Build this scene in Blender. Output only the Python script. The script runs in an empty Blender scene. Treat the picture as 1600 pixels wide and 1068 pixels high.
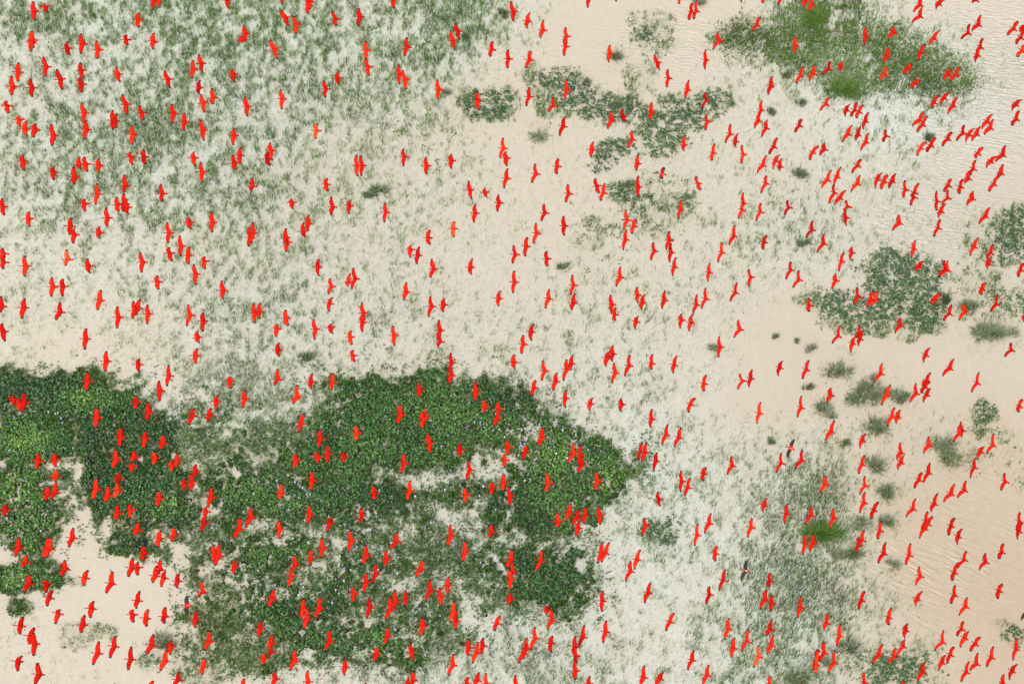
import bpy, math
import numpy as np
R = math.radians
rng = np.random.default_rng(11)

# ---------------------------------------------------------------- camera, sky, sun, exposure
scene = bpy.context.scene
CAM_H, TILT, HALF = 110.0, R(29), 0.2087
cam_d = bpy.data.cameras.new('camera')
cam_d.sensor_width = 36; cam_d.lens = 18 / HALF
cam_d.clip_start = 1; cam_d.clip_end = 20000
cam = bpy.data.objects.new('camera', cam_d)
scene.collection.objects.link(cam)
CAM = np.array([0.0, -CAM_H * math.tan(TILT), CAM_H])
cam.location = CAM; cam.rotation_euler = (TILT, 0, 0)
scene.camera = cam

SUN_EL, SUN_AZ = R(58), R(-142)          # azimuth from +Y, clockwise positive
world = bpy.data.worlds.new('World'); scene.world = world
world.use_nodes = True
wn = world.node_tree.nodes; wl = world.node_tree.links
sky = wn.new('ShaderNodeTexSky'); sky.sky_type = 'NISHITA'; sky.sun_disc = False
sky.sun_elevation = SUN_EL; sky.sun_rotation = SUN_AZ
sky.air_density = 1.0; sky.dust_density = 4.0; sky.ozone_density = 1.0
bg = wn['Background']; bg.inputs['Strength'].default_value = 0.15
hs = wn.new('ShaderNodeHueSaturation'); hs.inputs['Saturation'].default_value = .45      # thin overcast: a greyer sky
wl.new(sky.outputs[0], hs.inputs['Color']); wl.new(hs.outputs[0], bg.inputs['Color'])
sun_d = bpy.data.lights.new('sun', 'SUN'); sun_d.energy = 2.2; sun_d.angle = R(26); sun_d.color = (1, 0.95, 0.87)
sun = bpy.data.objects.new('sun', sun_d); scene.collection.objects.link(sun)
sun.rotation_euler = (math.pi / 2 - SUN_EL, 0, math.pi - SUN_AZ)
sun.location = (-30, 30, 60)
scene.view_settings.view_transform = 'Standard'
scene.view_settings.look = 'None'
scene.view_settings.exposure = 0.54
scene.view_settings.gamma = 1.0
scene.cycles.max_bounces = 6

# ---------------------------------------------------------------- camera maths (photo pixels, 1600 x 1068)
CR = np.array([1.0, 0, 0]); CU = np.array([0, math.cos(TILT), math.sin(TILT)]); CB = np.array([0, -math.sin(TILT), math.cos(TILT)])
def ray(x, y):
    d = CR * ((x - 800) / 800 * HALF) + CU * (-(y - 534) / 800 * HALF) - CB
    return d / np.linalg.norm(d)
def at(x, y, z=0.0):
    d = ray(x, y)
    return CAM + d * ((z - CAM[2]) / d[2])
def pix(P):
    V = np.asarray(P) - CAM
    k = 800 / HALF / (-(V @ CB))
    return 800 + (V @ CR) * k, 534 - (V @ CU) * k

# ---------------------------------------------------------------- noise
def hsh(i, j, s):
    n = (i.astype(np.int64) * 374761393 + j.astype(np.int64) * 668265263 + s * 974634541) & 0xffffffff
    n = ((n ^ (n >> 13)) * 1274126177) & 0xffffffff
    return ((n ^ (n >> 16)) & 0xffffff) / 0xffffff
def vn(x, y, s=0):
    i = np.floor(x); j = np.floor(y); u = x - i; v = y - j
    u = u * u * (3 - 2 * u); v = v * v * (3 - 2 * v)
    a = hsh(i, j, s) * (1 - u) + hsh(i + 1, j, s) * u
    b = hsh(i, j + 1, s) * (1 - u) + hsh(i + 1, j + 1, s) * u
    return a * (1 - v) + b * v
def fbm(x, y, s=0, o=4):
    t = 0; a = .5; n = 0
    for k in range(o):
        t = t + a * vn(x * 2 ** k + 17.3 * k, y * 2 ** k - 9.1 * k, s + k); n += a; a *= .55
    return t / n
def sst(a, b, x):
    t = np.clip((x - a) / (b - a), 0, 1)
    return t * t * (3 - 2 * t)

# ---------------------------------------------------------------- mesh and object helpers
def mesh_of(name, V, faces, mats, mi=None, smooth=True, tint=None, tint_domain='POINT'):
    """faces: list of (k, array n*k) blocks, all vertices in V"""
    me = bpy.data.meshes.new(name)
    V = np.asarray(V, dtype=np.float32)
    loops = np.concatenate([np.asarray(f, dtype=np.int32).ravel() for f in faces])
    tot = np.concatenate([np.full(len(f), f.shape[1], dtype=np.int32) for f in faces])
    st = np.concatenate([[0], np.cumsum(tot)[:-1]]).astype(np.int32)
    me.vertices.add(len(V)); me.vertices.foreach_set('co', V.ravel())
    me.loops.add(len(loops)); me.loops.foreach_set('vertex_index', loops)
    me.polygons.add(len(tot)); me.polygons.foreach_set('loop_start', st); me.polygons.foreach_set('loop_total', tot)
    for m in mats: me.materials.append(m)
    if mi is not None: me.polygons.foreach_set('material_index', np.asarray(mi, dtype=np.int32))
    me.polygons.foreach_set('use_smooth', np.full(len(tot), smooth))
    if tint is not None:
        a = me.attributes.new('tint', 'FLOAT', tint_domain)
        a.data.foreach_set('value', np.asarray(tint, dtype=np.float32))
    me.update(calc_edges=True)
    return me
def obj(name, me, loc=(0, 0, 0)):
    o = bpy.data.objects.new(name, me); o.location = loc
    scene.collection.objects.link(o)
    return o
def tag(o, label=None, cat=None, group=None, kind=None):
    if label: o['label'] = label
    if cat: o['category'] = cat
    if group: o['group'] = group
    if kind: o['kind'] = kind
    return o

# ---------------------------------------------------------------- materials
def mat(name):
    m = bpy.data.materials.new(name); m.use_nodes = True
    return m, m.node_tree.nodes, m.node_tree.links, m.node_tree.nodes['Principled BSDF']
def tint_mat(name, stops, rough=.6, spec=.3, trans=0.0, noise=0.0, nscale=8.0):
    """colour ramp over the per-plant tint"""
    m, n, l, b = mat(name)
    a = n.new('ShaderNodeAttribute'); a.attribute_name = 'tint'
    r = n.new('ShaderNodeValToRGB'); e = r.color_ramp.elements
    e[0].position, e[0].color = stops[0][0], (*stops[0][1], 1)
    e[1].position, e[1].color = stops[-1][0], (*stops[-1][1], 1)
    for p, c in stops[1:-1]:
        q = e.new(p); q.color = (*c, 1)
    src = a.outputs['Fac']
    if noise:
        t = n.new('ShaderNodeTexNoise'); t.inputs['Scale'].default_value = nscale
        g = n.new('ShaderNodeNewGeometry'); l.new(g.outputs['Position'], t.inputs['Vector'])
        ma = n.new('ShaderNodeMath'); ma.operation = 'MULTIPLY_ADD'
        l.new(t.outputs['Fac'], ma.inputs[0]); ma.inputs[1].default_value = noise
        sb = n.new('ShaderNodeMath'); sb.operation = 'ADD'; sb.inputs[1].default_value = -noise / 2
        l.new(src, sb.inputs[0]); l.new(sb.outputs[0], ma.inputs[2]); src = ma.outputs[0]
    l.new(src, r.inputs['Fac'])
    l.new(r.outputs['Color'], b.inputs['Base Color'])
    b.inputs['Roughness'].default_value = rough; b.inputs['Specular IOR Level'].default_value = spec
    if trans:
        tr = n.new('ShaderNodeBsdfTranslucent'); l.new(r.outputs['Color'], tr.inputs['Color'])
        mx = n.new('ShaderNodeMixShader'); mx.inputs[0].default_value = trans
        l.new(b.outputs[0], mx.inputs[1]); l.new(tr.outputs[0], mx.inputs[2])
        l.new(mx.outputs[0], n['Material Output'].inputs['Surface'])
    return m
M_wing = tint_mat('scarlet_feather', [(0, (.54, .008, .004)), (.45, (.72, .018, .006)), (.85, (.82, .045, .012)), (1, (.84, .12, .022))], .7, .05, .38, .45, 11)
M_body = tint_mat('crimson_body', [(0, (.30, .003, .003)), (1, (.44, .009, .006))], .7, .06)
M_tip = tint_mat('black_feather', [(0, (.012, .010, .012)), (1, (.02, .014, .014))], .6, .2)
M_bill = tint_mat('dark_bill', [(0, (.22, .02, .02)), (1, (.35, .03, .025))], .5, .3)
M_dark = tint_mat('grey_brown_feather', [(0, (.020, .016, .016)), (1, (.055, .043, .038))], .7, .1, 0, .6, 14)
M_rump = tint_mat('pale_rump', [(0, (.55, .22, .18)), (1, (.7, .4, .34))], .7, .2)
M_leaf = tint_mat('hyacinth_leaf', [(0, (.010, .036, .008)), (.35, (.026, .082, .016)), (.6, (.056, .15, .028)), (.85, (.115, .235, .036)), (1, (.20, .33, .07))], .36, .5, .12)
M_under = tint_mat('dead_leaf', [(0, (.018, .022, .012)), (.6, (.035, .045, .018)), (1, (.11, .09, .045))], .8, .1)
M_pad = tint_mat('floating_leaf', [(0, (.016, .050, .014)), (.4, (.040, .105, .032)), (.75, (.11, .20, .06)), (1, (.20, .14, .06))], .36, .45, .15)
M_grass = tint_mat('grass_blade', [(0, (.05, .14, .012)), (.3, (.145, .285, .045)), (.55, (.28, .42, .13)), (.8, (.52, .60, .42)), (1, (.76, .77, .68))], .6, .1, .5)
M_isl = tint_mat('marsh_grass_blade', [(0, (.055, .105, .020)), (.5, (.125, .215, .046)), (.8, (.15, .32, .04)), (1, (.42, .46, .32))], .6, .1, .4)
M_tus = tint_mat('tussock_blade', [(0, (.05, .09, .028)), (.4, (.12, .17, .07)), (.75, (.24, .28, .17)), (1, (.40, .42, .34))], .6, .2, .35)
M_flo = tint_mat('lilac_petal', [(0, (.42, .36, .70)), (1, (.80, .76, .88))], .6, .2, .2)

# ---------------------------------------------------------------- fields over the photo (grass density per 40 px cell, plant patches)
GRID = """6767777777766666677431000000025554310000
6666666777777666677430000000145555555300
5566667777666656664100000001234555555431
4456666666666655531000100001223455555431
4566677666655554420000122111122223444310
5666676666654333221110112212222233331000
4566666665543332332111112212222233332000
5566666655543343332111112222233333332100
4555555555444333322111112222334443332110
4444444444444333222211112223344443322221
3444444444444333222222222223333443322111
3333344455554444322222333332221111000011
3222233455554444333333333322110000000000
2111223455554444333333343322100000000000
1111123455544332333343444322100000000000
1122234466655555432344444421000001000000
0000046666665555432345544432111222111100
0000024544443333333345555544334432111000
0000013333333333333344555555445543211000
0000013333333333333344555555456642110000
0000000233333333334455555666556653100000
0000000133333333444555555666667653200000
1000000013333334445666666666677754200000
1100000001233334455666655555677754310000
1110000001233334455666655566677754321000
1110000012344445556666665556667654332100
1111000112344555666666666666777654321000"""
G = np.array([[int(c) for c in r] for r in GRID.split()], dtype=float)
def grass_at(x, y):
    u = np.clip(x / 40 - .5, 0, 38.999); v = np.clip(y / 40 - .5, 0, 25.999)
    i = u.astype(int); j = v.astype(int); u = u - i; v = v - j
    return G[j, i] * (1 - u) * (1 - v) + G[j, i + 1] * u * (1 - v) + G[j + 1, i] * (1 - u) * v + G[j + 1, i + 1] * u * v

# ellipses: x, y, rx, ry, density (negative density = a gap)
MATS = {
 'left': [(12,615,48,34,1),(45,690,62,52,1),(40,790,72,58,.95),(42,742,58,30,.8),(30,840,62,24,.7),(92,640,20,40,.5)],
 'middle': [(130,622,85,40,1),(125,680,58,48,1),(185,640,62,50,1),(215,690,80,58,.95),(165,755,50,48,1),(235,760,90,52,.95),(255,800,75,45,.85),(220,855,45,24,.9),
   (320,690,70,50,.32),(370,760,60,56,.85),(335,830,50,32,.5),(405,690,52,36,.28),
   (640,638,108,58,1),(600,690,160,62,1),(520,720,112,52,1),(455,690,60,34,.42),(540,790,142,50,1),(440,770,70,46,.9),(700,670,112,58,1),(785,650,70,36,.85),(740,632,62,44,1),(855,690,72,36,.8),
   (900,740,82,62,.95),(945,735,38,46,.9),(830,790,100,58,.95),(710,775,52,30,.5),(870,905,62,52,.95),(810,900,58,52,1),(770,900,45,55,.8),(605,870,72,40,.75),(540,905,72,52,.75),
   (450,870,72,50,.85),(375,885,75,45,.9),(440,950,92,56,.9),(345,960,50,56,.55),(480,1000,72,38,.9),(560,1000,72,42,.95),(620,1010,62,34,.85),(650,955,68,40,.8),(690,890,50,30,.4),
   (700,1000,52,26,.4),(420,1030,62,22,.6),(660,850,90,60,.35),(350,900,60,30,.6),
   (660,752,45,20,-.75),(668,790,30,20,-.6),(725,815,34,24,-.8),(620,838,42,16,-.6),(494,888,24,18,-.9),(772,745,16,22,-.6),(440,895,18,20,-.7),(112,700,12,40,-.8),(118,745,14,30,-.9),(700,935,22,50,-.6),(745,985,40,18,-.7),(690,905,60,20,-.4)],
 'lower': [(30,905,52,24,1),(70,890,24,16,.6),(32,948,24,18,.5)],
}
PADS = {
 'upper': [(772,165,50,28,.85),(733,155,18,16,.7),(870,125,46,20,.75),(905,150,42,24,.9),(950,172,62,26,.85),(880,165,40,22,.5),(1000,190,40,24,.6),(850,150,26,36,.35),(1085,165,42,26,.95),(1070,185,45,28,.85),(1040,215,46,28,.7),(1030,235,30,16,.7),(1130,157,25,17,.55),(1045,160,26,16,.6)],
 'north': [(1003,55,20,18,.8),(1020,70,42,26,.28),(1030,36,34,20,.18),(1042,48,14,10,.4),(1005,120,30,30,.32),(985,35,14,12,.3)],
 'centre': [(960,235,42,20,.75),(935,252,22,20,.75),(972,300,30,18,.7),(1000,315,24,22,.7),(1070,318,30,20,.6),(1035,282,46,18,.3),(1010,320,60,40,.25),(930,353,26,14,.3),(955,362,30,14,.25),(920,380,30,16,.3),(1030,350,70,30,.16),(1105,350,30,16,.15),(960,410,60,25,.1)],
 'west': [(680,198,46,26,.16),(650,205,26,14,.18),(632,190,18,20,.12),(700,235,60,30,.08),(830,120,22,22,.2)],
 'east': [(1410,432,66,34,.95),(1370,420,38,26,.5),(1330,478,64,26,.9),(1385,475,62,36,.75),(1445,500,34,26,1),(1410,478,50,30,.9),(1380,452,52,26,.9),(1442,464,40,32,.9),(1290,472,36,22,.5),(1350,508,58,16,.6),(1250,468,14,10,.35),(1420,525,20,12,.35),(1455,440,40,30,.3)],
 'rim': [(1585,362,38,42,.85),(1560,395,40,26,.5),(1525,385,30,50,.2),(1590,478,26,28,.6),(1560,470,34,26,.45),(1530,440,40,30,.25)],
 'outlying': [(1540,648,26,22,.75),(1535,675,26,16,.55),(1565,680,20,16,.3),(1483,659,14,6,.35),(1505,715,40,30,.14),(1570,710,40,40,.08),(1590,765,10,14,.4)],
 'southern': [(1395,1045,56,26,.9),(1370,1035,46,24,.6),(1440,1055,32,24,.4),(1430,1020,40,18,.35)],
 'corner': [(1584,992,18,16,.9),(1560,975,14,6,.3)],
 'shore': [(130,995,30,22,.3),(160,990,20,14,.3),(232,1035,18,14,.6),(330,1045,60,30,.4),(300,1010,30,20,.3),(1030,830,30,20,.9),(1055,815,14,12,.4),(1010,740,18,26,.35),(1000,760,30,30,.2),(120,910,14,8,.3)],
}
THIN = [(620,832,150,46,.5),(700,905,95,95,.5),(380,830,85,36,.35),(335,965,75,85,.55),(640,945,120,70,.4),(400,695,85,45,.35),(745,790,90,36,.3),(60,805,70,45,.25),(470,905,70,45,.45),(300,880,70,40,.4),(500,1020,200,24,.3),(860,680,70,30,.25),(330,690,60,60,.4)]
def thin_at(x, y): return np.maximum.reduce([.8 * q * np.exp(-((x - a) / b) ** 4 - ((y - c) / d) ** 4) for a, c, b, d, q in THIN])
def patch(els, x, y, X, Y, rough=.72, s=3):
    """density 0..1 of a plant patch with an uneven outline"""
    w = (fbm(X * .55, Y * .55, s) - .5) * rough * 1.5 + (fbm(X * 2.1, Y * 2.1, s + 9) - .5) * rough * 1.4
    d = np.zeros_like(x)
    for cx, cy, rx, ry, q in els:
        r = np.sqrt(((x - cx) / rx) ** 2 + ((y - cy) / ry) ** 2) + w
        f = 1 - sst(.60, 1.22, r)
        if q > 0: d = np.maximum(d, f * q)
        else: d = d * (1 + f * q * .95)
    return d
ISL = [(1110,66),(1150,42),(1230,22),(1278,-8),(1345,-14),(1352,25),(1392,52),(1440,78),(1490,105),(1528,130),(1500,152),(1440,150),(1400,140),(1345,150),(1310,135),(1250,108),(1180,84)]
def island(x, y, X, Y):
    x = x + (fbm(X * .7, Y * .7, 40) - .5) * 46; y = y + (fbm(X * .7, Y * .7, 50) - .5) * 40
    ins = np.zeros(x.shape, bool); dist = np.full(x.shape, 1e9)
    for k in range(len(ISL)):
        x1, y1 = ISL[k]; x2, y2 = ISL[k - 1]
        if y1 != y2:
            c = ((y1 > y) != (y2 > y)) & (x < (x2 - x1) * (y - y1) / (y2 - y1) + x1); ins ^= c
        t = np.clip(((x - x1) * (x2 - x1) + (y - y1) * (y2 - y1)) / ((x2 - x1) ** 2 + (y2 - y1) ** 2), 0, 1)
        dist = np.minimum(dist, np.hypot(x - x1 - t * (x2 - x1), y - y1 - t * (y2 - y1)))
    sd = np.where(ins, dist, -dist)
    d = sst(-24, 20, sd)
    for cx, cy, rx, ry in ((1312,28,26,18),(1295,45,10,6),(1350,92,12,8),(1365,118,10,12)):
        d *= sst(.5, 1.2, np.hypot((x - cx) / rx, (y - cy) / ry))
    return d
def bump2(x, y, cx, cy, rx, ry): return np.exp(-((x - cx) / rx) ** 2 - ((y - cy) / ry) ** 2)

# ---------------------------------------------------------------- grass tussocks: x, y, half width px, height (m), darkness, spread
TUS = [(788,22,11,.42,.1,.8),(727,58,11,.4,.3,.9),(967,86,14,.5,.45,1),(696,142,11,.4,.75,1),(840,209,15,.2,.5,1.3),(594,294,15,.4,.4,1),(573,305,11,.36,.35,.9),(1448,214,12,.4,.1,.9),(1249,270,13,.34,.1,1.1),(1257,378,10,.3,.2,1.1),
 (1254,160,9,.3,.2,1),(1229,118,10,.34,.25,1),(1205,173,9,.32,.2,1),(484,556,13,.34,.2,1.1),(1477,467,11,.62,.2,.6),(1512,478,16,.6,.4,.8),(1544,512,22,.4,.55,1.2),(1581,518,12,.3,.9,1.1),(1309,578,17,.48,.35,1),(1349,603,18,.5,.4,1),(1340,624,16,.4,.35,1.1),(1366,619,16,.4,.45,1.1),
 (1364,590,10,.36,.7,1),(1285,636,15,.42,.45,1),(1262,605,8,.45,.4,.6),(1265,542,11,.36,.85,1),(1245,532,6,.24,.7,1),(1213,525,7,.34,.55,.7),(1369,668,20,.48,.3,1.1),(1366,722,18,.44,.35,1.1),(1387,767,15,.46,.35,1.1),(1389,813,13,.4,.55,1),(1342,816,16,.36,.6,1.2),(1328,866,18,.48,.25,1.1),
 (1470,692,20,.46,.5,1.3),(1482,712,18,.36,.4,1.3),(1407,622,13,.4,.4,1),(1388,612,12,.36,.55,1),(1327,1011,17,.5,.3,1),(1250,1056,20,.5,.4,1.1),(1289,1034,9,.3,.7,1),(256,1004,18,.72,.35,.85),(1112,543,10,.26,.6,1.2),(881,416,9,.3,.25,1),
 (1412,615,8,.3,.5,1),(1396,880,11,.36,.75,1),(1087,3,12,.4,.8,1),(984,285,12,.36,.5,.9),(918,128,10,.34,.45,.9),(962,162,13,.4,.4,.9),(1302,650,8,.3,.5,1),(1321,692,8,.26,.2,1.1),(1205,688,7,.2,.25,1.2)]
# ---------------------------------------------------------------- water: one sheet to the horizon
xs = np.concatenate([[-6000, -2000, -700, -250, -90], np.linspace(-40, 40, 230), [90, 250, 700, 2000, 6000]])
ys = np.concatenate([[-6000, -2000, -700, -250, -90], np.linspace(-36, 40, 220), [90, 250, 700, 2000, 6000]])
gx, gy = np.meshgrid(xs, ys); nx, ny = len(xs), len(ys)
WV = np.stack([gx.ravel(), gy.ravel(), np.zeros(gx.size)], 1)
ii = (np.arange(ny - 1)[:, None] * nx + np.arange(nx - 1)[None]).ravel()
wm, n, l, b = mat('silty_water')
near = np.clip(WV, [-60, -50, 0], [60, 60, 0])
wx, wy = pix(near); wg = grass_at(wx, wy)
pale = np.clip(wg / 7, 0, 1) ** 1.25 * .95 + .5 * bump2(wx, wy, 1420, 190, 190, 60) + .3 * bump2(wx, wy, 1050, 700, 120, 160) + .12 * bump2(wx, wy, 1450, 60, 250, 140) + .25 * bump2(wx, wy, 650, 790, 180, 120)  # mask for the painted sky sheen and pale stalks among the grass
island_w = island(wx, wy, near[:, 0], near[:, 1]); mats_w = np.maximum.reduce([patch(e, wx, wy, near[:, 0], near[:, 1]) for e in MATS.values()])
rip = .95 * bump2(wx, wy, 1540, 130, 190, 170) + .6 * bump2(wx, wy, 1060, 60, 90, 80) + .35 * bump2(wx, wy, 780, 90, 160, 70) + .6 * bump2(wx, wy, 1440, 360, 130, 60)
rip2 = 1.0 * bump2(wx, wy, 1440, 900, 170, 110) + .35 * bump2(wx, wy, 1540, 720, 120, 140)
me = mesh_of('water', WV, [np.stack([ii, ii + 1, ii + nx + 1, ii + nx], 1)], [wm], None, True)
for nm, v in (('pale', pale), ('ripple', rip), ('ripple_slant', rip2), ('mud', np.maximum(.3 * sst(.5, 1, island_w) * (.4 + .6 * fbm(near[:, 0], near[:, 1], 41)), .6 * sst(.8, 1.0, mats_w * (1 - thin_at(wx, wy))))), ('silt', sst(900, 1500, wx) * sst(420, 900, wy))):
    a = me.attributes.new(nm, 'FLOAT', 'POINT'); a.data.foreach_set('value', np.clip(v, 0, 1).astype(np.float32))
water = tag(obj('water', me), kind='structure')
def attr(nm):
    a = n.new('ShaderNodeAttribute'); a.attribute_name = nm; return a.outputs['Fac']
def mth(op, a, c, c2=None):
    k = n.new('ShaderNodeMath'); k.operation = op
    for i, v in enumerate((a, c) if c2 is None else (a, c, c2)):
        if isinstance(v, (int, float)): k.inputs[i].default_value = v
        else: l.new(v, k.inputs[i])
    return k.outputs[0]
geo = n.new('ShaderNodeNewGeometry')
def tex(scale, stretch=(1, 1, 1), rot=0, detail=4, dist=0):
    m0 = n.new('ShaderNodeMapping'); m0.inputs['Rotation'].default_value = (0, 0, rot); l.new(geo.outputs['Position'], m0.inputs['Vector'])
    mp = n.new('ShaderNodeMapping'); mp.inputs['Scale'].default_value = stretch; l.new(m0.outputs[0], mp.inputs['Vector'])
    t = n.new('ShaderNodeTexNoise'); t.inputs['Scale'].default_value = scale; t.inputs['Detail'].default_value = detail; t.inputs['Distortion'].default_value = dist
    l.new(mp.outputs[0], t.inputs['Vector']); return t.outputs['Fac']
def mixc(f, c1, c2):
    k = n.new('ShaderNodeMix'); k.data_type = 'RGBA'
    for i, v in ((6, c1), (7, c2)):
        if isinstance(v, tuple): k.inputs[i].default_value = (*v, 1)
        else: l.new(v, k.inputs[i])
    l.new(f, k.inputs[0]); return k.outputs[2]
cl = n.new('ShaderNodeClamp')
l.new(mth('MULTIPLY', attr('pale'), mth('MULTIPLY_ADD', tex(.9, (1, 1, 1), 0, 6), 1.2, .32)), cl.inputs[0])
base = mixc(attr('silt'), (.380, .340, .267), (.338, .264, .180))
base = mixc(mth('MULTIPLY', tex(.16, (1, 1, 1), 0, 5), .5), base, (.412, .368, .300))
base = mixc(cl.outputs[0], base, (.430, .440, .398))  # cloud sheen and pale drowned stalks, painted into the water colour
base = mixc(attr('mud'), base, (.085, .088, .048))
fine = mth('MULTIPLY_ADD', tex(3.5, (1, .45, 1), 0, 6), .18, .91)
vm = n.new('ShaderNodeMix'); vm.data_type = 'RGBA'; vm.blend_type = 'MULTIPLY'; vm.inputs[0].default_value = 1
l.new(base, vm.inputs[6]); l.new(fine, vm.inputs[7])
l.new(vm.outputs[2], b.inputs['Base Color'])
b.inputs['Roughness'].default_value = .22; b.inputs['Specular IOR Level'].default_value = .4
h = mth('MULTIPLY', tex(1.9, (1, 4.2, 1), R(9), 3, .6), attr('ripple'))
h2 = mth('MULTIPLY', tex(1.1, (1, 5.0, 1), R(28), 3, .5), attr('ripple_slant'))
h3 = mth('MULTIPLY', tex(2.2, (1, 2.2, 1), R(10), 3), .10)
bp = n.new('ShaderNodeBump'); bp.inputs['Strength'].default_value = 1; bp.inputs['Distance'].default_value = .16
l.new(mth('ADD', mth('MULTIPLY_ADD', h2, .42, h), h3), bp.inputs['Height']); l.new(bp.outputs[0], b.inputs['Normal'])

# ---------------------------------------------------------------- scattered plants as arrays
CX = [at(x, y) for x, y in ((-40, -40), (1640, -40), (-40, 1110), (1640, 1110))]
X0, X1 = min(c[0] for c in CX), max(c[0] for c in CX); Y0, Y1 = min(c[1] for c in CX), max(c[1] for c in CX)
AREA = (X1 - X0) * (Y1 - Y0)
def cand(per_m2):
    k = int(AREA * per_m2)
    P = np.stack([rng.uniform(X0, X1, k), rng.uniform(Y0, Y1, k), np.zeros(k)], 1)
    x, y = pix(P); ok = (x > -45) & (x < 1645) & (y > -45) & (y < 1115)
    return P[ok], x[ok], y[ok]
def blades(P, H, W, lean, tint):
    """each blade: two base, two middle and one tip vertex, bending over"""
    k = len(P); a = rng.uniform(0, 2 * np.pi, k)
    side = np.stack([np.cos(a), np.sin(a), np.zeros(k)], 1) * (W / 2)[:, None]
    b_ = rng.uniform(0, 2 * np.pi, k); out = np.stack([np.cos(b_), np.sin(b_), np.zeros(k)], 1) * (lean * H)[:, None]
    up = np.zeros((k, 3)); up[:, 2] = H
    mid = P + up * .6 + out * .35; tip = P + up * (1 - .25 * np.clip(lean, 0, 1))[:, None] + out
    V = np.stack([P - side, P + side, mid + side * .8, mid - side * .8, tip], 1).reshape(-1, 3)
    o = np.arange(k) * 5
    return V, [np.stack([o, o + 1, o + 2, o + 3], 1), np.stack([o + 3, o + 2, o + 4], 1)], np.repeat(tint, 5)
def discs(C, N, rad, cup, tint, sides=6):
    """cupped round leaves, each a fan about its centre"""
    k = len(C); N = N / np.linalg.norm(N, axis=1)[:, None]
    ref = np.stack([np.cos(rng.uniform(0, 6.28, k)), np.sin(rng.uniform(0, 6.28, k)), np.zeros(k) + .01], 1)
    U = np.cross(N, ref); U /= np.linalg.norm(U, axis=1)[:, None]; W = np.cross(N, U)
    ring = []
    for s in range(sides):
        t = 2 * np.pi * s / sides; e = 1.0 if s % 3 else 1.18
        ring.append(C + (U * math.cos(t) * e + W * math.sin(t) * .88) * rad[:, None] + N * (cup * rad * (1 if s % 2 else .6))[:, None])
    V = np.stack([C] + ring, 1).reshape(-1, 3); o = np.arange(k) * (sides + 1)
    F = np.concatenate([np.stack([o, o + 1 + s, o + 1 + (s + 1) % sides], 1) for s in range(sides)])
    return V, F, np.repeat(tint, sides + 1)

# all mats and pads, used for thinning the grass under them
def mats_at(x, y, X, Y): return np.maximum.reduce([patch(e, x, y, X, Y) for e in MATS.values()])
def pads_at(x, y, X, Y): return np.maximum.reduce([patch(e, x, y, X, Y, .6, 21) for e in PADS.values()])

# --- flooded grass
P, x, y = cand(520)
X, Y = P[:, 0], P[:, 1]; md = mats_at(x, y, X, Y); fringe = sst(.04, .3, md) * (1 - sst(.62, .92, md))
pf = pads_at(x, y, X, Y); g = grass_at(x, y) * (1 - .34 * bump2(x, y, 960, 960, 180, 160) - .25 * bump2(x, y, 1090, 800, 120, 180))
g = np.maximum(np.maximum(g, 7.5 * fringe), 4.5 * sst(.02, .2, pf) * (1 - sst(.5, .9, pf)))
for q in ((1285,825,26,24,9),(1280,770,50,46,8),(1245,900,60,46,8.5),(1235,965,54,44,7.6),(1310,940,50,36,6)): g = np.maximum(g, q[4] * bump2(x, y, *q[:4]))
for q in TUS:
    if q[2] >= 13: g = np.maximum(g, 3.6 * bump2(x, y, q[0] + 3, q[1] + 4, q[2] * 1.7, q[2] * 1.4))
keep = rng.random(len(P)) < g / 9 * 1.15
P, x, y, g, md, fringe = P[keep], x[keep], y[keep], g[keep], md[keep], fringe[keep]; X, Y = P[:, 0], P[:, 1]
il = island(x, y, X, Y)
cl1 = fbm(X * 4.2, Y * 2.4, 60, 3) * .80 + fbm(X * 1.0, Y * .7, 65, 3) * .20; cl2 = fbm(X * .22, Y * .22, 70, 3)
extra = 1.5 * bump2(x, y, 1285, 825, 26, 26) + .6 * bump2(x, y, 1270, 770, 70, 60) + .7 * bump2(x, y, 1250, 910, 60, 40) + .5 * bump2(x, y, 1320, 950, 60, 40) + .4 * bump2(x, y, 1190, 1000, 70, 60) + .5 * bump2(x, y, 260, 48, 40, 20) + .5 * bump2(x, y, 230, 205, 60, 30) + .5 * bump2(x, y, 690, 22, 60, 26) + .35 * bump2(x, y, 340, 600, 70, 40) + .6 * bump2(x, y, 665, 95, 20, 12) + .45 * bump2(x, y, 60, 35, 50, 20) + .5 * bump2(x, y, 840, 1040, 80, 25) + .5 * bump2(x, y, 870, 940, 60, 40) + .4 * bump2(x, y, 45, 280, 60, 30) + .4 * bump2(x, y, 20, 620, 40, 20)
for cx, cy, r_ in ((800,255,12),(816,358,12),(745,500,10),(785,550,16),(893,530,13),(1080,512,10),(884,458,11)): extra = extra + .9 * bump2(x, y, cx, cy, r_, r_ * .8)
dens = g / 9 + extra * .35
green = sst(.455, .655, cl1 + (dens - .46) * .30 + (cl2 - .5) * .22 + extra * .2 + fringe * .16 + rng.normal(0, .035, len(P)))
is_green = rng.random(len(P)) < green
thin = np.where(is_green, .9, .33) * (1 - .9 * sst(.55, .9, md * (1 - .8 * thin_at(x, y)))) * (1 - il)
keep = rng.random(len(P)) < thin
P, x, y, g, is_green, extra, cl1 = P[keep], x[keep], y[keep], g[keep], is_green[keep], extra[keep], cl1[keep]
fringe = fringe[keep]
k = len(P)
tint = np.where(is_green, np.clip(rng.normal(.36, .13, k) - extra * .26 - (cl1 - .5) * 1.0 + .20 * (1 - sst(.25, .6, g / 9)) - .12 * fringe + .05, 0, .75), rng.uniform(.74, 1.0, k))
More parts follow.
